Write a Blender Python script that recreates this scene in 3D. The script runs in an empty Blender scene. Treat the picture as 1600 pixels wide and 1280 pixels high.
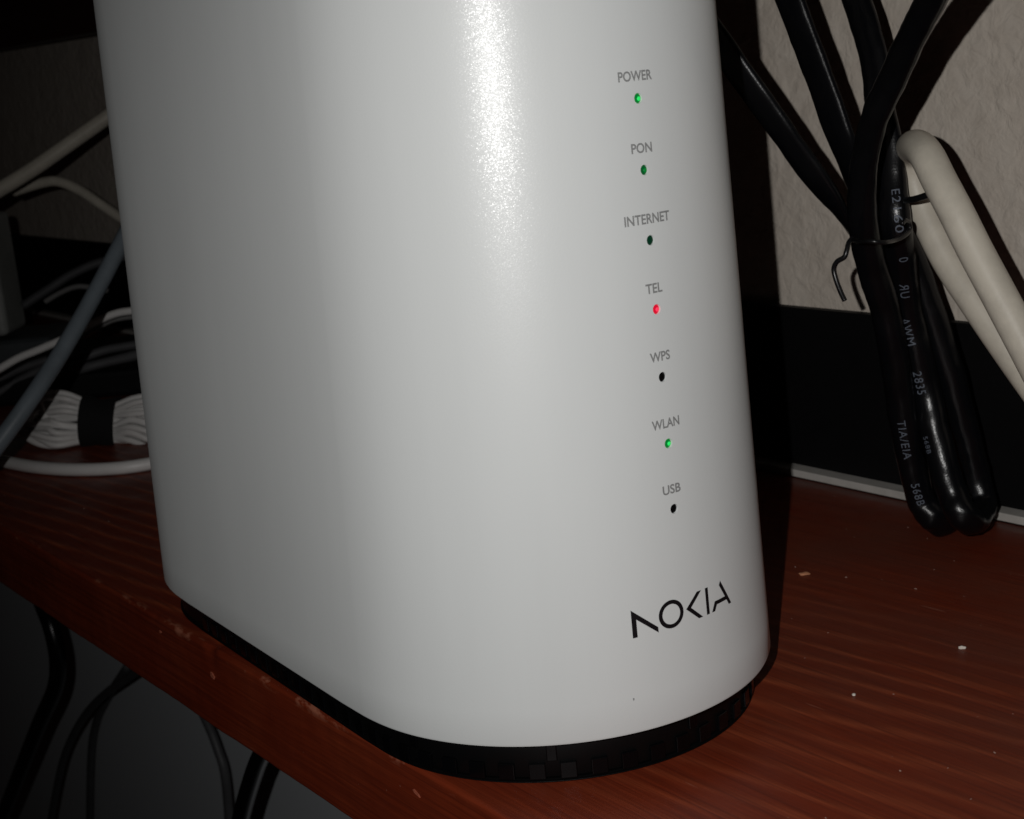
import bpy, bmesh, math, random
from mathutils import Vector, Matrix, noise
random.seed(7)
S = bpy.context.scene
COL = S.collection

# ------------------------------------------------------------ camera
F, ROLL, PITCH, YAW, CAMH = 2313.186, math.radians(5.40785), math.radians(12.77775), math.radians(57.38193), .12415
fwd = Vector((-math.sin(YAW)*math.cos(PITCH), math.cos(YAW)*math.cos(PITCH), -math.sin(PITCH)))
rgt = Vector((math.cos(YAW), math.sin(YAW), 0)); dwn = fwd.cross(rgt)
CX = rgt*math.cos(ROLL)+dwn*math.sin(ROLL)
CY = dwn*math.cos(ROLL)-rgt*math.sin(ROLL)
CP = Vector((0, 0, CAMH))
cd = bpy.data.cameras.new('camera'); cam = bpy.data.objects.new('camera', cd); COL.objects.link(cam)
cam.matrix_world = Matrix(((CX.x, -CY.x, -fwd.x, 0), (CX.y, -CY.y, -fwd.y, 0), (CX.z, -CY.z, -fwd.z, CAMH), (0, 0, 0, 1)))
cd.sensor_width = 36; cd.lens = F/1600*36; cd.clip_start = .01; cd.clip_end = 50
cd.dof.use_dof = True; cd.dof.focus_distance = .285; cd.dof.aperture_fstop = 56
S.camera = cam
# ------------------------------------------------------------ light: a dark room lit by the phone's flash
w = bpy.data.worlds.new('World'); S.world = w; w.use_nodes = True
w.node_tree.nodes['Background'].inputs[0].default_value = (1, .58, .48, 1)
w.node_tree.nodes['Background'].inputs[1].default_value = .0008
ld = bpy.data.lights.new('flash', 'SPOT'); lo = bpy.data.objects.new('flash', ld); COL.objects.link(lo)
ld.energy = 1.68; ld.color = (1, .985, .965); ld.shadow_soft_size = .0011
ld.spot_size = math.radians(84); ld.spot_blend = 1.0
fl = CP - CX*.021 - CY*.010
aim = fwd + CX*.20 - CY*.0
lo.matrix_world = Matrix.Translation(fl) @ aim.to_track_quat('-Z', 'Y').to_matrix().to_4x4()
S.view_settings.view_transform = 'Standard'; S.view_settings.look = 'None'
S.view_settings.exposure = 0; S.view_settings.gamma = 1
S.cycles.max_bounces = 6; S.cycles.diffuse_bounces = 1

# ------------------------------------------------------------ frames and helpers
PSI = .05178
A = Vector((math.cos(PSI), math.sin(PSI), 0)); N = Vector((-math.sin(PSI), math.cos(PSI), 0)); UP = Vector((0, 0, 1))
def W(a, n, z): return A*a+N*n+UP*z
def ray(x, y): return CX*(x-800)+CY*(y-640)+fwd*F
def on_n(x, y, n): v = ray(x, y); return CP+v*(n/v.dot(N))
def on_z(x, y, z): v = ray(x, y); return CP+v*((z-CAMH)/v.z)
def at_d(x, y, d): return CP+ray(x, y)*(d/F)

def mat(name, base=(.5, .5, .5), rough=.5, metal=0, spec=.5, emit=None, es=0, coat=0):
    m = bpy.data.materials.new(name); m.use_nodes = True
    b = m.node_tree.nodes['Principled BSDF']
    b.inputs['Base Color'].default_value = (*base, 1); b.inputs['Roughness'].default_value = rough
    b.inputs['Metallic'].default_value = metal; b.inputs['Specular IOR Level'].default_value = spec
    b.inputs['Coat Weight'].default_value = coat
    if emit: b.inputs['Emission Color'].default_value = (*emit, 1); b.inputs['Emission Strength'].default_value = es
    return m
class NT:
    def __init__(s, m): s.t = m.node_tree; s.b = s.t.nodes['Principled BSDF']
    def n(s, typ, inp={}, **kw):
        x = s.t.nodes.new(typ)
        for k, v in kw.items(): setattr(x, k, v)
        for k, v in inp.items():
            if isinstance(v, bpy.types.NodeSocket): s.t.links.new(v, x.inputs[k])
            else: x.inputs[k].default_value = v
        return x
    def l(s, a, b): s.t.links.new(a, b)
    def coord(s, scale=(1, 1, 1)):
        c = s.n('ShaderNodeTexCoord'); return s.n('ShaderNodeMapping', {0: c.outputs['Object'], 'Scale': scale}).outputs[0]
    def noise(s, vec, sc, det=3, rough=.5, dist=0): return s.n('ShaderNodeTexNoise', {'Vector': vec, 'Scale': sc, 'Detail': det, 'Roughness': rough, 'Distortion': dist}).outputs[0]
    def ramp(s, fac, stops, interp='LINEAR'):
        r = s.n('ShaderNodeValToRGB', {0: fac}); e = r.color_ramp.elements; r.color_ramp.interpolation = interp
        while len(e) < len(stops): e.new(.5)
        for q, (p, c) in zip(e, stops): q.position = p; q.color = c if len(c) == 4 else (*c, 1)
        return r.outputs[0]
    def math(s, op, a, b=0, c=0):
        return s.n('ShaderNodeMath', {0: a, 1: b, 2: c}, operation=op).outputs[0]
    def bump(s, h, strength, dist, normal=None):
        i = {'Height': h, 'Strength': strength, 'Distance': dist}
        if normal: i['Normal'] = normal
        return s.n('ShaderNodeBump', i).outputs[0]
    def mix(s, f, a, b, bt='MIX'):
        x = s.n('ShaderNodeMix', data_type='RGBA', blend_type=bt)
        for k, v in ((0, f), (6, a), (7, b)):
            if isinstance(v, bpy.types.NodeSocket): s.l(v, x.inputs[k])
            else: x.inputs[k].default_value = v if k == 0 else (*v, 1)
        return x.outputs[2]

# --- pearl white casing: fine paint grain that glitters in the flash
M_SHELL = mat('pearl_white_plastic', (.77, .785, .765), .36, spec=.5)
M_SHELL.node_tree.nodes['Principled BSDF'].inputs['Diffuse Roughness'].default_value = .2
t = NT(M_SHELL); c = t.coord()
g1 = t.noise(c, 2400, 2, .6)
t.l(t.bump(g1, .16, .00008), t.b.inputs['Normal'])
vo = t.n('ShaderNodeTexVoronoi', {'Vector': c, 'Scale': 7600}, feature='F1')      # paint flakes, each tilted its own way
off = t.n('ShaderNodeVectorMath', {0: vo.outputs['Color'], 1: (-.5, -.5, -.5)}, operation='ADD').outputs[0]
off = t.n('ShaderNodeVectorMath', {0: off, 'Scale': .145}, operation='SCALE').outputs[0]
geo = t.n('ShaderNodeNewGeometry').outputs['Normal']
nrm = t.n('ShaderNodeVectorMath', {0: geo, 1: off}, operation='ADD').outputs[0]
nrm = t.n('ShaderNodeVectorMath', {0: nrm}, operation='NORMALIZE').outputs[0]
t.l(nrm, t.b.inputs['Coat Normal']); t.b.inputs['Coat Weight'].default_value = .33; t.b.inputs['Coat Roughness'].default_value = .22
t.l(t.ramp(t.noise(c, 30, 4), [(.3, (.40,)*3), (.7, (.46,)*3)]), t.b.inputs['Roughness'])
sm = t.ramp(t.noise(t.coord((1, 1, .12)), 60, 4, .6), [(.3, (.752, .772, .770)), (.7, (.777, .797, .795))])
t.l(sm, t.b.inputs['Base Color'])
M_INNER = mat('dark_inner_plastic', (.01, .01, .01), .7)
M_BASE = mat('black_base_plastic', (.0022, .0022, .0025), .5, spec=.25)
M_RIB = mat('black_rib_plastic', (.0022, .0023, .0028), .22, spec=.28)
M_GREY = mat('grey_print', (.29, .295, .295), .6)
M_BLACKP = mat('black_print', (.006, .006, .008), .45)
M_WORD = mat('pale_cable_print', (.13, .15, .19), .6)
M_OFF = mat('unlit_lamp', (.002, .002, .002), .6, spec=.1)
M_G1 = mat('green_lamp', (.002, .06, .02), .35, spec=.2, emit=(.0, .55, .06), es=.26)
M_G2 = mat('green_lamp_core', (.02, .3, .1), .35, spec=.2, emit=(.02, .9, .13), es=.75)
M_GD = mat('dim_green_lamp', (.002, .02, .01), .45, spec=.15, emit=(0, .12, .045), es=.12)
M_GH = mat('half_green_lamp', (.002, .03, .015), .4, spec=.2, emit=(.0, .40, .06), es=.16)
M_R1 = mat('red_lamp', (.25, .004, .015), .4, spec=.2, emit=(.80, .004, .035), es=.62)
M_R2 = mat('red_lamp_core', (.5, .03, .06), .4, spec=.2, emit=(1, .04, .10), es=.85)

# --- varnished red brown wood; local x runs along the board
M_WOOD = mat('varnished_red_brown_wood', (.2, .05, .03), .38, coat=.0)
t = NT(M_WOOD)
cs = t.coord((1.0, 1, 1)); cl = t.coord((.05, 1, 1)); cf = t.coord((.018, 1, 1))
warp = t.noise(t.coord((.35, 1.6, 1)), 9, 3, .5)
sep = t.n('ShaderNodeSeparateXYZ', {0: cs})
ph = t.math('ADD', t.math('MULTIPLY', t.math('MULTIPLY_ADD', sep.outputs[0], -.16, sep.outputs[1]), 900), t.math('MULTIPLY', warp, 16))
ph = t.math('ADD', ph, t.math('MULTIPLY', t.noise(t.coord((.22, 1, 1)), 120, 4), 3.5))
ph = t.math('ADD', ph, t.math('MULTIPLY', t.noise(t.coord((.04, 1, .04)), 42, 2), 9))
ring = t.math('SINE', ph)
ring = t.math('POWER', t.math('MULTIPLY_ADD', ring, .5, .5), 3.2)
amp = t.ramp(t.noise(t.coord((.5, 1, 1)), 11, 2), [(.38, (.12,)*3), (.60, (1,)*3)])
ring = t.math('MULTIPLY', ring, amp)
ring = t.math('MULTIPLY', ring, t.ramp(sep.outputs[1], [(.20, (1,)*3), (.262, (.12,)*3)]))
ring = t.math('MULTIPLY', ring, t.ramp(sep.outputs[1], [(.1290, (.25,)*3), (.1302, (1,)*3)]))
fine = t.noise(t.n('ShaderNodeMapping', {0: cf, 'Rotation': (0, 0, 0)}).outputs[0], 1100, 4, .7)
mott = t.noise(t.coord((.5, 1, 1)), 45, 5, .65)
col = t.mix(ring, (.20, .0255, .0078), (.47, .105, .038))
col = t.mix(t.ramp(mott, [(.3, (0,)*3), (.75, (.7,)*3)]), col, (.28, .050, .018))
col = t.mix(t.ramp(fine, [(.35, (.75,)*3), (.62, (0,)*3)]), col, (.12, .017, .007))
# dull dusty film with a greyer tint towards the back of the shelf (settled dust)
film = t.math('MULTIPLY', t.ramp(t.math('MULTIPLY_ADD', sep.outputs[1], 6.5, -.55), [(.45, (0,)*3), (1, (1,)*3)]), t.ramp(t.noise(t.coord((.6, 1, 1)), 30, 5, .7), [(.35, (0,)*3), (.7, (.62,)*3)]))
col = t.mix(film, col, (.155, .052, .033))
# pale specks of dust and short scratches
sp = t.ramp(t.noise(cs, 700, 2, .5), [(.765, (0,)*3), (.80, (1,)*3)])
col = t.mix(t.math('MULTIPLY', sp, .55), col, (.5, .28, .2))
scr = t.ramp(t.noise(t.coord((.16, 1.2, 1)), 330, 2, .4, .6), [(.745, (0,)*3), (.78, (1,)*3)])
col = t.mix(t.math('MULTIPLY', scr, .4), col, (.48, .2, .13))
# worn front edge: chipped varnish
M_EDGE_N = .1287
d1 = t.math('ABSOLUTE', t.math('SUBTRACT', sep.outputs[1], M_EDGE_N)); d2 = t.math('ABSOLUTE', sep.outputs[2])
dd = t.math('ADD', d1, d2)
em = t.ramp(t.math('MULTIPLY', dd, 100), [(.05, (1,)*3), (.22, (0,)*3)])
en = t.ramp(t.noise(t.coord((.5, 1, 1)), 190, 4, .7), [(.56, (0,)*3), (.66, (1,)*3)])
col = t.mix(t.math('MULTIPLY', t.math('MULTIPLY', em, en), .75), col, (.52, .20, .12))
t.l(col, t.b.inputs['Base Color'])
t.l(t.ramp(t.noise(cs, 60, 4, .6), [(.3, (.36,)*3), (.7, (.54,)*3)]), t.b.inputs['Roughness']); t.b.inputs['Specular IOR Level'].default_value = .3
hh = t.math('ADD', t.math('MULTIPLY', ring, .6), t.math('MULTIPLY', fine, .5))
hh = t.math('ADD', hh, t.math('MULTIPLY', mott, .5))
t.l(t.bump(hh, .5, .0004), t.b.inputs['Normal'])

# --- rough plaster wall
M_WALL = mat('rough_plaster', (.60, .545, .49), .85, spec=.2)
t = NT(M_WALL); c = t.coord()
n1 = t.noise(c, 230, 3, .55, .4); n2 = t.noise(c, 60, 3, .5)
t.l(t.ramp(t.noise(c, 150, 4, .6), [(.3, (.68, .60, .515)), (.72, (.785, .705, .615))]), t.b.inputs['Base Color'])
t.l(t.bump(t.math('ADD', n1, n2), .55, .0016), t.b.inputs['Normal'])

def cable_mat(name, base, rough, grain=1200, bs=.15, tint=None):
    m = mat(name, base, rough); t = NT(m); c = t.coord()
    t.l(t.bump(t.noise(c, grain, 2), bs, .0003), t.b.inputs['Normal'])
    k = tint or tuple(x*.72 for x in base)
    t.l(t.mix(t.ramp(t.noise(c, 90, 4, .65), [(.42, (0,)*3), (.75, (.8,)*3)]), base, k), t.b.inputs['Base Color'])
    return m
M_BLK = cable_mat('black_cable_sheath', (.0035, .0037, .0048), .25, 2500, .14, (.006, .006, .007))
M_BLK.node_tree.nodes['Principled BSDF'].inputs['Specular IOR Level'].default_value = .38
M_BLK2 = cable_mat('low_gloss_black_cable_sheath', (.0035, .0037, .0048), .3, 2500, .14, (.006, .006, .007))  # same black sheath, specular cut to mute the highlight on one strand
M_BLK2.node_tree.nodes['Principled BSDF'].inputs['Specular IOR Level'].default_value = .12
M_BLK3 = cable_mat('mid_gloss_black_cable_sheath', (.0035, .0037, .0048), .27, 2500, .14, (.006, .006, .007))  # same black sheath again, specular between the other two for a fainter highlight
M_BLK3.node_tree.nodes['Principled BSDF'].inputs['Specular IOR Level'].default_value = .3
M_CREAM = cable_mat('cream_cable_sheath', (.76, .70, .59), .45)
M_WHITE = cable_mat('white_cable_sheath', (.88, .86, .84), .4, 1200, .15, (.78, .75, .73))
M_BLUEG = cable_mat('blue_grey_cable_sheath', (.20, .235, .265), .45)
M_DGREY = cable_mat('dark_grey_cable_sheath', (.10, .10, .105), .5)
M_MGREY = cable_mat('grey_cable_sheath', (.23, .225, .22), .5)
M_PANEL = cable_mat('matt_black_board', (.0035, .0035, .004), .6, 800, .2)
M_PANEL.node_tree.nodes['Principled BSDF'].inputs['Specular IOR Level'].default_value = .2
M_STRIP = cable_mat('white_strip_paint', (.60, .57, .53), .6)
M_WIRE = mat('black_coated_wire', (.008, .008, .009), .3)
M_VELCRO = cable_mat('black_velcro', (.004, .004, .005), .9)
M_PBOX = cable_mat('pale_grey_plastic', (.42, .43, .41), .5)
M_DBOX = cable_mat('dark_grey_plastic', (.075, .085, .09), .5)
M_DWOOD = mat('dark_brown_wood', (.055, .02, .014), .5)
M_CRUMB = mat('white_crumb', (.8, .72, .64), .8); M_FLAKE = mat('tan_flake', (.62, .27, .14), .8)

# ------------------------------------------------------------ object helpers
def link(name, me, m, parent=None):
    o = bpy.data.objects.new(name, me); COL.objects.link(o)
    if m: me.materials.append(m)
    if parent: o.parent = parent
    return o
def mesh(name, vs, fs, m, parent=None, smooth=True):
    me = bpy.data.meshes.new(name); me.from_pydata([tuple(v) for v in vs], [], fs); me.update()
    if smooth: me.polygons.foreach_set('use_smooth', [True]*len(me.polygons))
    return link(name, me, m, parent)
def tag(o, label, cat, group=None, kind=None):
    o['label'] = label; o['category'] = cat
    if group: o['group'] = group
    if kind: o['kind'] = kind
    return o
def empty(name, loc=(0, 0, 0)):
    o = bpy.data.objects.new(name, None); COL.objects.link(o); o.location = loc; o.empty_display_size = .02; return o
def keep(o, parent):                     # parent while keeping world coordinates of the vertices
    o.parent = parent; o.matrix_parent_inverse = Matrix.Translation(-parent.location); return o
def spline(P, step=10):
    P = [Vector(p) for p in P]; out = []
    Q = [P[0]*2-P[1]]+P+[P[-1]*2-P[-2]]
    for i in range(1, len(Q)-2):
        a, b, c_, d = Q[i-1:i+3]
        for k in range(step):
            s = k/step
            out.append(.5*((2*b)+(c_-a)*s+(2*a-5*b+4*c_-d)*s*s+(3*b-a-3*c_+d)*s**3))
    out.append(P[-1]); return out
def tube_data(P, r, seg=16, step=10, flat=1.0, ref=None, cap=True, wob=0):
    FL = flat if callable(flat) else (lambda s: flat)
    C = spline(P, step); n = len(C)
    R = r if callable(r) else (lambda s: r)
    vs, fs = [], []; side = None; fr = []
    for i, p in enumerate(C):
        tg = (C[min(i+1, n-1)]-C[max(i-1, 0)]).normalized()
        if ref is not None: rf = ref(i/(n-1), p) if callable(ref) else ref; u = (rf-tg*rf.dot(tg)).normalized()
        else:
            if side is None: side = tg.orthogonal().normalized()
            u = (side-tg*side.dot(tg)).normalized(); side = u
        v = tg.cross(u); rr = R(i/(n-1)); fl_ = FL(i/(n-1)); fr.append((p, tg, u, v, rr, fl_))
        for k in range(seg):
            a = 2*math.pi*k/seg; q = p+u*math.cos(a)*rr*fl_+v*math.sin(a)*rr
            if wob: q = q+(q-p).normalized()*wob*(noise.noise(q*170)+noise.noise(q*420)*.5)*(1+2.2*max(0, 1-q.z/.022))
            vs.append(q)
    for i in range(n-1):
        for k in range(seg):
            a, b = i*seg+k, i*seg+(k+1) % seg; fs.append((a, b, b+seg, a+seg))
    if cap: fs.append(tuple(range(seg))[::-1]); fs.append(tuple((n-1)*seg+k for k in range(seg)))
    return vs, fs, fr
def tube(name, P, r, m, parent=None, **kw):
    vs, fs, fr = tube_data(P, r, **kw); o = mesh(name, vs, fs, m, parent); return o, fr
def box(name, lo_, hi, m, parent=None, bev=0, fr=W):
    bm = bmesh.new(); bmesh.ops.create_cube(bm, size=1)
    for v in bm.verts: v.co = Vector([lo_[i]+(v.co[i]+.5)*(hi[i]-lo_[i]) for i in range(3)])
    if bev: bmesh.ops.bevel(bm, geom=bm.edges[:], offset=bev, segments=3, profile=.5, affect='EDGES')
    for v in bm.verts: v.co = fr(*v.co) if fr else v.co
    me = bpy.data.meshes.new(name); bm.to_mesh(me); bm.free()
    return link(name, me, m, parent)
def text_geo(s, size, cond=1.0, sub=.0004, wt=.022, sp=1.0):
    cu = bpy.data.curves.new('t', 'FONT'); cu.body = s; cu.size = size; cu.align_x = 'CENTER'; cu.resolution_u = 4; cu.offset = size*wt; cu.space_character = sp
    o = bpy.data.objects.new('t', cu); COL.objects.link(o)
    dg = bpy.context.evaluated_depsgraph_get(); me = bpy.data.meshes.new_from_object(o.evaluated_get(dg))
    bpy.data.objects.remove(o); bpy.data.curves.remove(cu)
    bm = bmesh.new(); bm.from_mesh(me); bpy.data.meshes.remove(me)
    bmesh.ops.triangulate(bm, faces=bm.faces[:])
    for _ in range(4):
        es = [e for e in bm.edges if e.calc_length() > sub]
        if not es: break
        bmesh.ops.subdivide_edges(bm, edges=es, cuts=1); bmesh.ops.triangulate(bm, faces=bm.faces[:])
    ys = [v.co.y for v in bm.verts]; xs = [v.co.x for v in bm.verts]; h_ = max(ys)-min(ys); x0 = (max(xs)+min(xs))/2; y0 = (max(ys)+min(ys))/2
    V = [((v.co.x-x0)*cond, v.co.y-y0) for v in bm.verts]; bm.verts.ensure_lookup_table()
    T = [tuple(v.index for v in f.verts) for f in bm.faces]; bm.free()
    return V, T, h_

# ------------------------------------------------------------ setting: shelf, wall
SHELF_N0, SHELF_N1, SHELF_T, WALL_N = .1287, .3190, .0218, .3190
def make_shelf():
    prof = []          # closed profile in (n, z), rounded front edges
    r = .0011
    for k in range(7): a = math.pi/2+math.pi/2*k/6; prof.append((SHELF_N0+r+math.cos(a)*r, -r+math.sin(a)*r))
    for k in range(1, 9): prof.append((SHELF_N0, -r-(SHELF_T-2*r)*k/9))
    for k in range(7): a = math.pi+math.pi/2*k/6; prof.append((SHELF_N0+r+math.cos(a)*r, -SHELF_T+r+math.sin(a)*r))
    prof.append((SHELF_N1, -SHELF_T)); prof.append((SHELF_N1, 0))
    for k in range(1, 14): prof.append((SHELF_N1+(SHELF_N0+r-SHELF_N1)*k/14, 0))
    xs = [-1.7+.02*i for i in range(50)]; xs += [-.7+.0015*i for i in range(401)]; xs += [-.08+.02*i for i in range(20)]
    vs = []; P = len(prof)
    for x in xs:
        for n, z in prof:
            e = math.exp(-(n-SHELF_N0)/.004) if z > -SHELF_T-1 else 0
            w1 = noise.noise(Vector((x*40, n*30, z*60)))*.00030+noise.noise(Vector((x*260, n*200, z*260)))*.00012
            chip = max(0, noise.noise(Vector((x*95, 3.1, 0)))-.38)*.0030*math.exp(-(abs(z)+abs(n-SHELF_N0))/.0016)
            vs.append((x, n+(w1+chip)*e, z-(chip*.8)*e*(1 if z > -.01 else 0)))
    fs = []
    for i in range(len(xs)-1):
        for k in range(P):
            a, b = i*P+k, i*P+(k+1) % P; fs.append((a, a+P, b+P, b))
    fs.append(tuple(range(P))); fs.append(tuple((len(xs)-1)*P+k for k in range(P))[::-1])
    o = mesh('wooden_shelf', vs, fs, M_WOOD); o.rotation_euler.z = PSI
    tag(o, 'red brown varnished wooden shelf with a chipped front edge under the white router', 'shelf')
    return o
shelf = make_shelf()
M_BAREWOOD = mat('bare_wood_chip', (.36, .095, .05), .75)
def chip(px, py, w_, h_, tilt, seed):      # shallow flake of bare wood where the varnish has broken off the front face
    c_ = on_n(px, py, SHELF_N0-.00028); rnd = random.Random(seed); pts = []
    for k in range(16):
        a = 2*math.pi*k/16; q = rnd.uniform(.6, 1.15); x, z = math.cos(a)*w_*q, math.sin(a)*h_*q
        pts.append(c_+A*(x*math.cos(tilt)-z*math.sin(tilt))+UP*(x*math.sin(tilt)+z*math.cos(tilt)))
    vs = [c_+N*.0001]+pts+[p+N*.0008 for p in pts]; n_ = 16
    fs = [(0, 1+k, 1+(k+1) % n_) for k in range(n_)]+[(1+k, 17+k, 17+(k+1) % n_, 1+(k+1) % n_) for k in range(n_)]
    o = mesh('chip', vs, fs, M_BAREWOOD, smooth=False); o.parent = shelf; o.matrix_parent_inverse = Matrix.Rotation(-PSI, 4, 'Z')
for a_ in ((331, 1056, .0011, .0007, -.5, 1), (250, 988, .0004, .0004, .3, 2), (650, 1240, .0012, .00035, -.3, 4)): chip(*a_)
wall = box('wall', (-3.2, WALL_N+.0004, -1.6), (1.2, WALL_N+.12, 1.2), M_WALL, fr=W); tag(wall, 'rough pale plaster wall behind the shelf', 'wall')
wall['kind'] = 'structure'
# black board with a white lower strip, standing at the foot of the wall
bb = empty('skirting_board', W(-.3, .3155, 0))
keep(box('board', (-1.7, .3155, .0026), (.3, .3188, .0502), M_PANEL, bev=.0004, fr=W), bb)
keep(box('base_strip', (-1.7, .3113, .0002), (.3, .3186, .0024), M_STRIP, bev=.0003, fr=W), bb)
lp = box('lower_fill_panel', (-2.6, .262, -.9), (.2, .274, -.0222), mat('cool_grey_paint', (.80, .84, .88), .7), bev=.0005, fr=W)  # added panel, set forward of the wall so the flash lights it brighter
tag(lp, 'cool grey panel added to brighten the area beneath the wooden shelf, behind the hanging cables', 'panel')
tag(bb, 'low black board with a thin white strip along its foot, against the wall behind the shelf', 'skirting board')

# upper shelf, top left
p0 = on_n(-60, 86, .285); p1 = on_n(230, 36, .285)
dirn = (p1-p0).normalized(); nn = UP.cross(dirn); nn.normalize(); nn = -nn if nn.dot(N) < 0 else nn; uu = dirn.cross(nn); uu = -uu if uu.z < 0 else uu
def fr_up(a, b, c_): return p0+dirn*a+nn*b+uu*c_
us = box('upper_board', (-.7, 0, 0), (.42, .018, .25), M_DWOOD, bev=.001, fr=fr_up)
tag(us, 'dark brown board hanging above the cables at the upper left', 'board')

# ------------------------------------------------------------ the router
RX, RY, R0, TK, L = -.2367, .15571, .044, .02651, .09561
ZB, ZT = .009, .229
def rad(z): return R0-TK*(z-ZB)
router = empty('router', (RX-L/2, RY, 0))
tag(router, 'white tower router with seven status lights and a black logo, on a black ribbed base', 'router')
def ease(t, w=.0105):             # softens the change from flat side to round end
    d = 0 if t < -w else ((t+w)**3/(12*w*R0)-(max(t, 0)**2/(2*R0)) if t < w else w*w/(6*R0))
    return d
def soften(pts, r):
    out = []
    dm = .0105**2/(6*R0)
    for x, y, nx, ny in pts:
        sg = 1 if y > RY else -1
        if x >= RX: t = (math.pi/2-abs(math.atan2(y-RY, x-RX)))*R0; far = abs(math.sin(math.atan2(y-RY, x-RX)))
        elif x >= RX-L/2: t = x-RX; t = -(RX-x); far = 1
        else: t = -(x-(RX-L)); far = 1
        if x < RX-L: aa = math.atan2(y-RY, x-(RX-L)); t = (abs(aa)-math.pi/2)*R0; far = abs(math.sin(aa))
        d = -(ease(t))+.45*dm
        out.append((x, y+sg*d*far**1.5, nx, ny))
    return out
def outline(r, fine):
    return soften(outline0(r, fine), r)
def outline0(r, fine):            # stadium plan: list of (x, y, nx, ny), near cap columns from 'fine' angles first
    pts = [(RX+r*math.cos(a), RY+r*math.sin(a), math.cos(a), math.sin(a)) for a in fine]
    for k in range(1, 12): pts.append((RX-L*k/12, RY+r, 0, 1))
    for k in range(49): a = math.pi/2+math.pi*k/48; pts.append((RX-L+r*math.cos(a), RY+r*math.sin(a), math.cos(a), math.sin(a)))
    for k in range(1, 12): pts.append((RX-L+L*k/12, RY-r, 0, -1))
    return pts
LED_PHI, LED_R = -.006, .00086
LED_Z = [ZB+.03876+.01172*i for i in range(7)]       # usb .. power
HW = .0014; ncol = 6
dphi = HW/R0
fineA = [-math.pi/2+(LED_PHI-dphi+math.pi/2)*k/52 for k in range(52)]
ci0 = len(fineA)
fineA += [LED_PHI-dphi+2*dphi*k/ncol for k in range(ncol)]
ci1 = len(fineA)
fineA += [LED_PHI+dphi+(math.pi/2-LED_PHI-dphi)*k/52 for k in range(53)]
zs = [ZB]; blocks = []
z = ZB
def fill(z0, z1, st=.006):
    n = max(1, round((z1-z0)/st)); return [z0+(z1-z0)*(k+1)/n for k in range(n)]
zs = [ZB+.0006]
for zc in LED_Z:
    zs += fill(zs[-1], zc-HW)
    blocks.append(len(zs)-1)
    zs += [zc-HW+2*HW*(k+1)/ncol for k in range(ncol)]
zs += fill(zs[-1], ZT-.012)
def make_shell():
    vs, fs, nm = [], [], []
    M = len(outline(1, fineA))
    prof = [(ZB+.0009, -.0016), (ZB+.0001, -.0014), (ZB, -.0006), (ZB+.0001, -.00022), (ZB+.0006, 0)]       # bottom lip, rounded
    rows = prof[:-1]+[(z, 0) for z in zs]+[(ZT-.012+.012*math.sin(a), -.012*(1-math.cos(a))) for a in [math.pi/2*k/8 for k in range(1, 9)]]
    off = len(prof)-1
    for z, dr in rows:
        for x, y, nx, ny in outline(rad(z)+dr, fineA): vs.append((x, y, z))
    hole = set()
    for b in blocks:
        for i in range(ncol):
            for j in range(ncol): hole.add((off+b+i, ci0+j))
    for i in range(len(rows)-1):
        for k in range(M):
            if (i, k) in hole: continue
            a, b = i*M+k, i*M+(k+1) % M; fs.append((a, b, b+M, a+M))
    fs.append(tuple((len(rows)-1)*M+k for k in range(M)))
    # round lamp openings
    for zc, b in zip(LED_Z, blocks):
        rim = []
        r0 = off+b
        for j in range(ncol): rim.append((r0, ci0+j))
        for i in range(ncol): rim.append((r0+i, ci0+ncol))
        for j in range(ncol): rim.append((r0+ncol, ci0+ncol-j))
        for i in range(ncol): rim.append((r0+ncol-i, ci0))
        n = len(rim); idx = [i*M+k for i, k in rim]
        ang = []
        for i, k in rim:
            s = (fineA[k]-LED_PHI)*R0; ang.append(math.atan2(rows[i][0]-zc, s))
        prev = idx
        for depth, rr in ((0, LED_R*1.02), (.0001, LED_R), (.0013, LED_R)):
            cur = []
            for a in ang:
                zz = zc+rr*math.sin(a); s = rr*math.cos(a)/R0; rr2 = rad(zz)-depth
                cur.append(len(vs)); vs.append((RX+rr2*math.cos(LED_PHI+s), RY+rr2*math.sin(LED_PHI+s), zz))
            for q in range(n): fs.append((prev[q], prev[(q+1) % n], cur[(q+1) % n], cur[q]))
            prev = cur
    o = mesh('casing', vs, fs, M_SHELL)
    me = o.data
    # sharp hole edge so the surface around the openings stays smooth
    bm = bmesh.new(); bm.from_mesh(me); bmesh.ops.recalc_face_normals(bm, faces=bm.faces[:])
    for e in bm.edges:
        if len(e.link_faces) == 2 and e.calc_face_angle(0) > .6: e.smooth = False
    bm.to_mesh(me); bm.free()
    return o
keep(make_shell(), router)
# dark liner behind the openings
vs, fs = [], []
for zc in (ZB+.004, ZT-.015):
    for x, y, nx, ny in outline(rad(zc)-.0022, fineA): vs.append((x, y, zc))
M = len(vs)//2
for k in range(M): fs.append((k, (k+1) % M, M+(k+1) % M, M+k))
keep(mesh('inner_sleeve', vs, fs, M_INNER), router)
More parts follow.
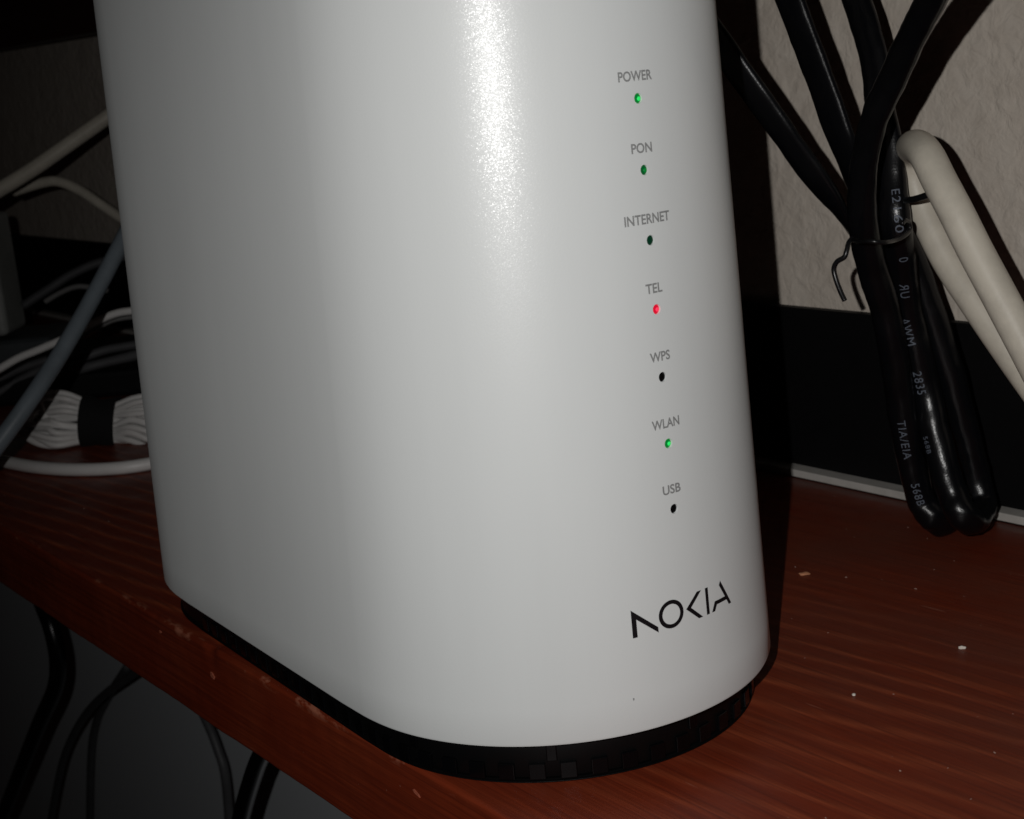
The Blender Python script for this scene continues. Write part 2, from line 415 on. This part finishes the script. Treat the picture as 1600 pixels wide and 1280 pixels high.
# a dark speck stuck on the casing
def on_shell(s, z, d=0):
    p = LED_PHI*0+s/R0; r = rad(z)+d; return Vector((RX+r*math.cos(p), RY+r*math.sin(p), z))
def lamp(zc, m, core, label):
    c = on_shell(LED_PHI*R0, zc, -.00042)
    nrm = Vector((math.cos(LED_PHI), math.sin(LED_PHI), 0)); tn = Vector((-nrm.y, nrm.x, 0))
    def dome(name, rr, hgt, cc, mm):
        vs, fs = [cc+nrm*hgt], []
        for i in range(1, 6):
            for k in range(20):
                a = 2*math.pi*k/20; q = rr*i/5; vs.append(cc+tn*math.cos(a)*q+UP*math.sin(a)*q+nrm*hgt*(1-(i/5)**2))
        for k in range(20): fs.append((0, 1+k, 1+(k+1) % 20))
        for i in range(4):
            for k in range(20): fs.append((1+i*20+k, 1+i*20+20+k, 1+i*20+20+(k+1) % 20, 1+i*20+(k+1) % 20))
        return mesh(name, vs, fs, mm)
    o = keep(dome('indicator_lamp', LED_R*.99, .0003, c, m), router); o['label'] = label
    if core:
        q = dome('lamp_core', LED_R*.42, .00015, c+nrm*.00032+tn*.00018-UP*.00006, core)
        q.parent = o
keep(mesh('speck', [on_shell(-.01194+.00022*math.cos(a)*(.6+.4*math.sin(3*a)), ZB+.00647+.00030*math.sin(a), .00006) for a in [k*.6283 for k in range(10)]], [tuple(range(10))], M_GREY), router)
LW = ['USB', 'WLAN', 'WPS', 'TEL', 'INTERNET', 'PON', 'POWER']
LM = [(M_OFF, None, 'unlit lamp'), (M_G1, M_G2, 'green lit lamp'), (M_OFF, None, 'unlit lamp'), (M_R1, M_R2, 'red lit lamp'), (M_GD, None, 'very dim green lamp'), (M_GH, M_G1, 'faint green lit lamp'), (M_G1, M_G2, 'green lit lamp')]
WID = dict(POWER=7.5, INTERNET=10.1, WLAN=6.2, USB=4.05, WPS=4.5, TEL=3.7, PON=4.6)
for zc, wd, (m, core, lb) in zip(LED_Z, LW, LM):
    lamp(zc, m, core, lb)
    V, T, hh_ = text_geo(wd, .01)
    k = .00168/hh_; wx = (max(v[0] for v in V)-min(v[0] for v in V))*k; kx = k*WID[wd]/1000/wx
    z0 = zc+.00365
    vs = [on_shell(LED_PHI*R0+v[0]*kx-.0002, z0+v[1]*k, .00004) for v in V]
    o = mesh('printed_word', vs, T, M_GREY); keep(o, router)
# logo, drawn flat in millimetres (around the casing, up) and wrapped onto it
def strip_poly(pts, name='logo_letter'):
    bm = bmesh.new(); f = bm.faces.new([bm.verts.new((x, y, 0)) for x, y in pts]); bm.normal_update(); bmesh.ops.triangulate(bm, faces=[f])
    for _ in range(5):
        es = [e for e in bm.edges if e.calc_length() > .5]
        if not es: break
        bmesh.ops.subdivide_edges(bm, edges=es, cuts=1); bmesh.ops.triangulate(bm, faces=bm.faces[:])
    bm.verts.index_update()
    vs = [on_shell(v.co.x/1000, ZB+v.co.y/1000, .00005) for v in bm.verts]; T = [tuple(v.index for v in f.verts) for f in bm.faces]; bm.free()
    keep(mesh(name, vs, T, M_BLACKP), router)
strip_poly([(-11.05, 22.7), (-5.93, 18.52), (-5.93, 17.5), (-10.12, 20.85), (-10.12, 17.6), (-11.05, 17.6)])
vs, fs = [], []
for k in range(64):
    a = 2*math.pi*k/64
    for q in (1.86, 2.2, 2.62): vs.append(on_shell((-2.95+q*1.03*math.cos(a))/1000, ZB+(20.15+q*math.sin(a)*.985)/1000, .00005))
for k in range(64):
    a, b = k*3, ((k+1) % 64)*3
    fs += [(a, a+1, b+1, b), (a+1, a+2, b+2, b+1)]
keep(mesh('logo_letter', vs, fs, M_BLACKP), router)
strip_poly([(4.32, 22.6), (3.22, 22.6), (.38, 20.1), (3.25, 17.6), (4.3, 17.6), (1.55, 20.08)])
strip_poly([(5.33, 22.6), (6.08, 22.6), (6.08, 17.6), (5.33, 17.6)])
strip_poly([(9.72, 22.72), (12.62, 17.6), (11.78, 17.6), (11.2, 18.68), (8.22, 18.68), (7.58, 17.6), (6.72, 17.6), (7.7, 19.42), (10.75, 19.42), (9.25, 22.0)])
# black base with raised blocks round it
def base_ring(name, r, z0, z1, m):
    vs, fs = [], []
    rows = [(z0, r-.0005), (z0+.0005, r), (z1-.0005, r), (z1, r-.0004)]
    ol = None
    for z, rr in rows:
        for x, y, nx, ny in outline(rr, [-math.pi/2+math.pi*k/60 for k in range(61)]): vs.append((x-.0026*min(1, max(0, (RX-.03-x)/.06)), y, z))
    M = len(vs)//4
    for i in range(3):
        for k in range(M): a, b = i*M+k, i*M+(k+1) % M; fs.append((a, b, b+M, a+M))
    fs.append(tuple(range(M))[::-1]); fs.append(tuple(3*M+k for k in range(M)))
    o = mesh(name, vs, fs, m); o.data.polygons[-1].use_smooth = False; o.data.polygons[-2].use_smooth = False
    return keep(o, router)
base_ring('base', R0-.0042, .0008, ZB+.0022, M_BASE)
base_ring('base_foot', R0-.0038, .0, .0008, M_BASE)
def peri(s, r):     # point and normal along the stadium, s measured in metres from the near tip, towards the camera side first
    q = r*math.pi/2
    if abs(s) <= q: a = s/r; return RX+r*math.cos(a), RY+r*math.sin(a), a
    if s < 0: return RX-(-s-q), RY-r, -math.pi/2
    return RX-(s-q), RY+r, math.pi/2
rib_me = {}
def block(s, wdt, z0, z1, d, name='rib'):
    key = (wdt, z0, z1, d)
    if key not in rib_me:
        o = box(name, (-.001, -wdt/2, z0), (d, wdt/2, z1), M_RIB, bev=.00016, fr=lambda *a: Vector(a)); rib_me[key] = o.data; bpy.data.objects.remove(o)
    x, y, a = peri(s, R0-.0042)
    o = bpy.data.objects.new(name, rib_me[key]); COL.objects.link(o)
    o.parent = router; o.location = (x-router.location.x, y-router.location.y, 0); o.rotation_euler.z = a
per = math.pi/2*(R0-.0062)
s = -per-L+.004; i = 0
while s < per+.02:
    block(s, .0030, .0009, .0040, .0005)
    if i % 5 == 2: block(s+.0028, .0019, .0043, ZB+.001, .00035, 'upright')
    s += .0056; i += 1

# ------------------------------------------------------------ right-hand cables
VIEW = -fwd
def pp(lst): return [on_n(x, y, n) for x, y, n in lst]
RB = .0034
# strand C -> M -> loop -> R -> B : one cable; strand D -> L -> loop -> A : the other
pathC = [(1305, -90, 0.28), (1322, -45, 0.28), (1338, 0, 0.28), (1354, 47, 0.2787), (1366, 94, 0.2775), (1373, 150, 0.276), (1385, 215, 0.2747), (1392, 280, 0.2734), (1399, 350, 0.272), (1408, 420, 0.2779), (1417, 490, 0.2834), (1432, 550, 0.2859), (1446, 610, 0.2878), (1460, 670, 0.2869), (1474, 725, 0.286), (1489, 775, 0.2857), (1505, 805, 0.2855), (1522, 812, 0.29), (1532, 790, 0.2985), (1524, 745, 0.3), (1512, 695, 0.299), (1498, 640, 0.297), (1482, 580, 0.295), (1464, 520, 0.293), (1446, 465, 0.291), (1425, 410, 0.289), (1395, 350, 0.287), (1362, 300, 0.285)]
pathB = [(1200, -80, .256), (1217, -40, .257), (1234, 0, .258), (1261, 71, .260), (1288, 144, .262), (1315, 219, .264), (1341, 290, .270), (1360, 345, .277), (1378, 400, .284), (1400, 460, .292), (1425, 530, .298), (1448, 600, .301)]
pathD = [(1510, -100, 0.212), (1482, -50, 0.2215), (1455, 0, 0.231), (1419, 70, 0.24), (1390, 133, 0.246), (1366, 185, 0.2501), (1354, 235, 0.254), (1347, 290, 0.2573), (1349, 350, 0.261), (1361, 415, 0.267), (1382, 480, 0.273), (1396, 550, 0.277), (1406, 620, 0.281), (1416, 685, 0.2834), (1428, 740, 0.2857), (1441, 785, 0.2877), (1458, 810, 0.2888), (1474, 815, 0.294), (1482, 795, 0.298), (1476, 750, 0.3), (1462, 690, 0.3), (1442, 620, 0.298), (1420, 550, 0.295), (1395, 480, 0.29), (1370, 420, 0.284), (1350, 380, 0.279), (1302, 316, 0.264), (1238, 228, 0.255), (1173, 138, 0.248), (1120, 62, 0.243), (1060, -20, 0.238), (1000, -100, 0.234)]
def turn(deg0, deg1, s0, s1):     # broad face turned left of the camera by deg0, easing to deg1
    def f(s, p):
        k = min(1, max(0, (s-s0)/(s1-s0))); a = math.radians(deg0+(deg1-deg0)*k)
        tw = (CP-p).normalized(); return tw*math.cos(a)-CX*math.sin(a)
    return f
def flatness(f0, f1, s0, s1): return lambda s: f0+(f1-f0)*min(1, max(0, (s-s0)/(s1-s0)))
def write_on(fr, items, m, parent):
    # items: (text, start fraction, size, sideways offset); text is printed along the cable, reading downward
    acc = [0]
    for i in range(1, len(fr)): acc.append(acc[-1]+(fr[i][0]-fr[i-1][0]).length)
    for txt, s0, hgt, offv, mirror in items:
        V, T, h_ = text_geo(txt, .01, sub=.0012, wt=-.002, sp=1.15); k = hgt/h_; kx = k*.95
        if mirror: V = [(-x, y) for x, y in V]
        vs = []
        for x, y in V:
            s = s0+x*kx; j = 0
            while j < len(acc)-2 and acc[j+1] < s: j += 1
            f = (s-acc[j])/(acc[j+1]-acc[j]); p = fr[j][0].lerp(fr[j+1][0], f); tg = fr[j][1].lerp(fr[j+1][1], f).normalized(); r = fr[j][4]
            tw = (CP-p); tw = (tw-tg*tw.dot(tg)).normalized(); sd = tw.cross(tg)*-1
            a = (y*k+offv)/r
            # y up in the text = towards image right
            sd = sd if sd.dot(CX) > 0 else -sd
            dr = tw*math.cos(a)+sd*math.sin(a); fq = fr[j]
            q_ = 1/math.sqrt((dr.dot(fq[2])/(r*fq[5]))**2+(dr.dot(fq[3])/r)**2)
            q = p+dr*q_; vs.append(q+dr*(.00014+.00022*max(0, (noise.noise(q*170)+noise.noise(q*420)*.5))*(1+2.2*max(0, 1-q.z/.022))))
        q = mesh('printed_word', vs, T, m); keep(q, parent)
def s_at(fr, y):      # arc length where the projected centre line first passes image row y
    acc = 0; last = None
    for i in range(1, len(fr)):
        acc += (fr[i][0]-fr[i-1][0]).length
        d = fr[i][0]-CP; yy = 640+F*d.dot(CY)/d.dot(fwd)
        if yy >= y: return acc
    return acc
def cable_thing(name, P, r, m, label, cat='cable', group=None, **kw):
    e = empty(name, P[len(P)//2]); o, fr = tube('sheath', P, r, m, **kw); keep(o, e); tag(e, label, cat, group); return e, fr
def rb(n0): return RB
cab1, fr1 = cable_thing('black_cable', pp(pathC), .0037, M_BLK, 'black cable with pale printed letters, folding back in the rightmost loop on the shelf', seg=24, ref=turn(42, 8, .22, .34), flat=flatness(.55, .88, .22, .34), wob=.00022)
write_on(fr1, [('E2160', s_at(fr1, 328), .0022, .0009, False), ('0', s_at(fr1, 390), .0023, .0009, False), ('UR', s_at(fr1, 438), .0023, .0002, True), ('AWM', s_at(fr1, 506), .0023, -.0008, False), ('2835', s_at(fr1, 592), .0023, -.0011, False), ('568B', s_at(fr1, 690), .0014, -.0030, False)], M_WORD, cab1)
cab2, fr2 = cable_thing('black_cable', pp(pathD), lambda s: .0035+.0004*min(1, max(0, (s-.7)/.1)), M_BLK3, 'black cable crossing in front from the upper right, its loop the left one', seg=24, ref=lambda s, p: turn(44, 12, .2, .3)(s, p) if s < .5 else turn(12, 58, .6, .72)(s, p), flat=lambda s: .55+.33*min(1, max(0, (s-.2)/.1))-.45*min(1, max(0, (s-.6)/.1)), wob=.00022)
write_on(fr2, [('TIA/EIA', s_at(fr2, 676), .0021, -.0006, False), ('568B', s_at(fr2, 762), .0021, -.0004, False)], M_WORD, cab2)
o, _ = tube('black_cable', pp(pathB), .0043, M_BLK2, seg=28, ref=turn(60, 50, .4, .7), flat=.42, wob=.00022)
tag(o, 'second black cable from the left, running down the wall into the tied bundle', 'cable')
# wire twist tie round the black bundle with its bent tail, and a link to the white bundle
tw = empty('twist_tie', on_n(1360, 378, .262))
hook = pp([(1332, 372, .2555), (1326, 380, .254), (1323, 392, .253), (1319, 402, .2525), (1308, 409, .252), (1303, 420, .252), (1306, 436, .252), (1313, 455, .252), (1320, 470, .252)])
q, _ = tube('wire_tail', hook, .00058, M_WIRE, seg=10); keep(q, tw)
band = pp([(1330, 374, .256), (1343, 377, .2515), (1360, 377, .2495), (1382, 379, .2520), (1398, 376, .2575), (1412, 369, .261), (1421, 360, .264), (1421, 349, .264), (1415, 345, .262), (1409, 350, .260)])
q, _ = tube('wire_band', band, .00052, M_WIRE, seg=10); keep(q, tw)
tag(tw, 'black wire twist tie with a bent tail, holding the black cables together', 'twist tie')
# cream cable bundle at the right
pw = [(1700, 720, .262), (1655, 640, .262), (1600, 535, .262), (1563, 465, .262), (1524, 392, .262), (1493, 330, .262), (1468, 283, .263), (1449, 245, .2655), (1434, 229, .271), (1424, 234, .278), (1424, 262, .281), (1436, 310, .282), (1456, 358, .282), (1484, 412, .282), (1520, 466, .282), (1560, 525, .282), (1602, 585, .282), (1660, 665, .282)]
cr, frw = cable_thing('cream_cable', pp(pw), .0037, M_CREAM, 'thick cream cable folded back on itself at the right edge, in front of the wall', seg=24)
q, _ = tube('wire_tie', pp([(1415, 313, .268), (1425, 312, .2655), (1437, 309, .264), (1452, 304, .263)]), .00075, M_WIRE, seg=10)
tag(q, 'short black wire tie between the black bundle and the cream cable', 'wire tie')
q.name = 'wire_tie'

# ------------------------------------------------------------ left-hand clutter
def pd(lst): return [at_d(x, y, d) for x, y, d in lst]
P = [on_z(x, y, .0024) for x, y in [(-120, 690), (-50, 708), (0, 720), (55, 730), (115, 734), (180, 732), (232, 725), (290, 712)]]
o, _ = tube('white_cable', P, .0023, M_WHITE, seg=16)
tag(o, 'white cable lying on the shelf in a shallow arc, lowest one left of the router', 'cable')
o, _ = tube('white_cable', pd([(-60, 612, .60), (0, 576, .60), (30, 559, .60), (62, 546, .60), (110, 525, .60), (148, 504, .60), (178, 491, .60), (205, 486, .60), (260, 482, .60)]), .0016, M_WHITE, seg=14)
tag(o, 'thin white cable crossing behind the blue grey one, above the tied coil', 'cable')
o, _ = tube('white_cable', pd([(100, 541, .62), (130, 522, .62), (160, 507, .62), (190, 497, .62), (260, 491, .62)]), .0012, M_MGREY, seg=12)
tag(o, 'thin grey cable just beneath the white one that meets the edge of the router', 'cable')
o, _ = tube('blue_grey_cable', pd([(270, 232, .53), (225, 312, .52), (187, 385, .51), (140, 474, .50), (95, 552, .49), (45, 628, .48), (0, 690, .475), (-60, 770, .47)]), .0029, M_BLUEG, seg=16)
tag(o, 'blue grey cable slanting down to the left in front of the clutter', 'cable')
o, _ = tube('cream_cable', pd([(-60, 330, .68), (0, 296, .68), (55, 262, .68), (112, 222, .68), (166, 184, .68), (240, 130, .68)]), .0035, M_MGREY if 0 else M_CREAM, seg=16)
tag(o, 'thick cream cable rising to the right at the upper left, highest of the cables there', 'cable')
o, _ = tube('cream_cable', pd([(20, 300, .74), (65, 286, .74), (92, 284, .74), (125, 298, .74), (155, 318, .74), (185, 338, .74), (240, 372, .74)]), .0026, M_CREAM, seg=14)
tag(o, 'cream cable curving down to the right beneath the thick cream one', 'cable')
o, _ = tube('dark_grey_cable', pd([(36, 478, .72), (60, 462, .72), (85, 446, .72), (110, 430, .72), (150, 412, .72), (200, 400, .72)]), .0022, M_DGREY, seg=12)
tag(o, 'dark grey cable in the shade, right of the pale grey box', 'cable')
o, _ = tube('dark_grey_cable', pd([(70, 472, .70), (90, 460, .70), (112, 450, .70), (132, 448, .70), (170, 455, .70)]), .0013, M_MGREY, seg=12)
tag(o, 'thin grey cable end bent in a short arc behind the blue grey cable', 'cable')
for k, (a, b) in enumerate(((548, 575), (556, 578), (532, 560))):
    o, _ = tube('grey_cable', pd([(95, a+30, .655), (125, b, .65), (165, b-9-k*2, .65), (215, b-22, .65), (270, b-34, .65)]), .0020, M_DGREY, seg=12)
    tag(o, ['middle','lowest','topmost'][k]+' dark grey cable of the dim bundle behind the tied coil', 'cable', 'dim bundle of dark grey cables')
for k in range(2):
    o, _ = tube('grey_cable', pd([(-50, 648-k*22, .66), (0, 612-k*20, .66), (38, 590-k*16, .66), (75, 572-k*10, .66)]), .0019, M_DGREY, seg=12)
    tag(o, ['lower','upper'][k]+' of two dark grey cables at the left edge under the white cable', 'cable', 'two dark grey cables at the left edge')
# pale grey upright box and the dark flat box under it
def oriented_box(name, cx_, top, bot, dep, wpx, thick, m, label, cat, bev=.003):
    a = at_d(cx_-wpx/2, bot, dep); b = at_d(cx_+wpx/2, bot, dep); t_ = at_d(cx_, top, dep)
    x = (b-a); wd = Vector((x.x, x.y, 0)); wl = wd.length; wd.normalize(); back = UP.cross(wd); back = back if back.dot(fwd) > 0 else -back
    z0 = (a.z+b.z)/2; z1 = t_.z
    o = box(name, (0, 0, 0), (wl, thick, z1-z0), m, bev=bev, fr=lambda p, q, r: Vector((a.x, a.y, z0))+wd*p+back*q+UP*r)
    tag(o, label, cat); return o
oriented_box('power_adapter', -38, 336, 530, .72, 104, .03, M_PBOX, 'pale grey upright plastic box at the left edge behind the cables', 'power adapter')
oriented_box('flat_box', -10, 532, 600, .73, 205, .05, M_DBOX, 'dark grey flat plastic box under the pale grey one', 'box', .004)
oriented_box('dark_filler_box', 120, 580, 628, .66, 330, .10, M_PANEL, 'low black filler box added to darken the shelf behind the tied white coil', 'box', .003)  # made-up box, put in to darken the gap behind the coil
# tied coil of thin white cable
bc = on_z(105, 697, 0); D0 = (bc-CP).dot(fwd)
coil = empty('coiled_cable', bc); pts = []
turns = 10
for k in range(turns):
    f = k/(turns-1); dz = .0034*math.sin(k*2.4)
    ty, by = 617+36*f+random.uniform(-3, 3), 697-34*f+random.uniform(-3, 3); lx = 30+34*((k*2) % 5)/5+8*random.random()
    T_, B_ = 633+20*f, 689-22*f
    pts += [(330, T_+10, D0+dz), (270, ty+2, D0-.002+dz), (215, ty+5, D0-.004+dz), (175, T_+3, D0-.002), (140, T_-2, D0-.003), (100, ty, D0-.004+dz), (66, ty+2+5*f, D0-.002), (lx+14, (ty*2+by)/3+2, D0+dz), (lx, (ty+2*by)/3+6, D0), (lx+22, by-3, D0-.004-dz), (90, by+2, D0-.006-dz), (135, B_, D0-.004), (175, B_-2, D0-.003), (205, by-6, D0-.005-dz), (245, by+10-f*8, D0-.005-dz), (300, by+4, D0), (336, (ty+by)/2, D0)]
pts = [(x, y+random.uniform(-1.6, 1.6), d) for x, y, d in pts]
q, _ = tube('cord', pd(pts), .00125, M_WHITE, seg=10, step=8); keep(q, coil)
c0 = at_d(158, 660, D0-.002); vs, fs = [], []
ax = (at_d(186, 661, D0)-at_d(132, 658, D0)); ax_l = ax.length; ax.normalize(); sd2 = UP.cross(ax).normalized(); u2 = ax.cross(sd2)
u2 = u2 if u2.z > 0 else -u2
for i in range(7):
    s_ = (i/6-.5)*ax_l
    for k in range(28):
        a = 2*math.pi*k/28; vs.append(c0+ax*s_+sd2*math.cos(a)*.0085+u2*math.sin(a)*(.0088+.0016*abs(i-3)/3))
for i in range(6):
    for k in range(28): a, b = i*28+k, i*28+(k+1) % 28; fs.append((a, b, b+28, a+28))
keep(mesh('hook_and_loop_strap', vs, fs, M_VELCRO), coil)
tag(coil, 'coil of thin white cable tied with a black strap, left of the router', 'coiled cable')

# ------------------------------------------------------------ cables hanging below the shelf
for P_, r_, m_, lb in (
    ([(48, 860, .20), (62, 930, .20), (80, 980, .20), (90, 1030, .20), (86, 1075, .20), (62, 1130, .20), (38, 1190, .20), (8, 1265, .20), (-20, 1330, .20)], .0039, M_BLK, 'thick black cable hanging below the shelf at the far left'),
    ([(270, 1010, .236), (205, 1055, .236), (160, 1088, .236), (128, 1125, .236), (103, 1175, .236), (88, 1235, .236), (72, 1330, .236)], .0021, M_DGREY, 'thin dark cable bending left below the shelf'),
    ([(200, 1040, .255), (168, 1090, .255), (150, 1130, .255), (142, 1190, .255), (140, 1330, .255)], .0022, M_DGREY, 'faint grey cable hanging close to the wall below the shelf'),
    ([(290, 1060, .246), (322, 1125, .246), (340, 1170, .246), (353, 1220, .246), (362, 1340, .246)], .0022, M_BLUEG if 0 else M_DGREY, 'thin grey cable below the shelf, left of the last black one'),
    ([(440, 1110, .19), (405, 1180, .19), (390, 1220, .19), (376, 1270, .19), (362, 1340, .19)], .0026, M_BLK, 'black cable below the shelf, nearest to the router')):
    o, _ = tube('hanging_cable', [on_n(*p) for p in P_], r_, m_, seg=14); tag(o, lb, 'cable')

# ------------------------------------------------------------ crumbs and dust on the shelf
def lump(name, p, sx, sy, sz, m, rz=0, seed=0):
    bm = bmesh.new(); bmesh.ops.create_icosphere(bm, subdivisions=3, radius=1)
    for v in bm.verts:
        k = 1+.35*noise.noise(v.co*1.3+Vector((seed, 0, 0))); v.co = Vector((v.co.x*sx*k, v.co.y*sy*k, max(v.co.z*sz*k, -sz*.7)))
    me = bpy.data.meshes.new(name); bm.to_mesh(me); bm.free(); me.polygons.foreach_set('use_smooth', [True]*len(me.polygons))
    o = link(name, me, m); o.location = p+UP*sz*.7; o.rotation_euler.z = rz; return o
tag(lump('crumb', on_z(1503, 1014, 0), .0008, .00042, .00038, M_CRUMB, .62, 1), 'white crumb lying alone on the bare wood, the largest one', 'crumb')
tag(lump('crumb', on_z(1334, 1087, 0), .0004, .00035, .0003, M_CRUMB, 0, 2), 'tiny white crumb on the wood between the router and the larger crumb', 'crumb')
tag(lump('flake', on_z(1257, 898, 0), .0014, .0008, .00035, M_FLAKE, 1.1, 3), 'tan flake on the wood beside the shadow of the router', 'flake')
vs, fs = [], []
bm = bmesh.new()
for i in range(150):
    if i < 125: p = W(random.uniform(-.33, -.10), random.uniform(.15, .31), 0)
    else: p = W(random.uniform(-.6, -.2), random.uniform(.129, .16), 0)
    if (p.x-RX)**2+(p.y-RY)**2 < .045**2 or (p.x < RX and abs(p.y-RY) < .045 and p.x > RX-L-.045): continue
    r = random.choice((.00007, .0001, .00012, .00018)); mt = Matrix.Translation(p+UP*r*.7) @ Matrix.Rotation(random.random()*6, 4, 'Z') @ Matrix.Diagonal((r*random.uniform(1, 2.4), r, r*.7, 1))
    bmesh.ops.create_icosphere(bm, subdivisions=1, radius=1, matrix=mt)
me = bpy.data.meshes.new('dust'); bm.to_mesh(me); bm.free()
o = link('dust', me, mat('dust_grey', (.42, .27, .22), .9)); tag(o, 'fine pale dust and lint scattered over the wooden shelf', 'dust', kind='stuff')
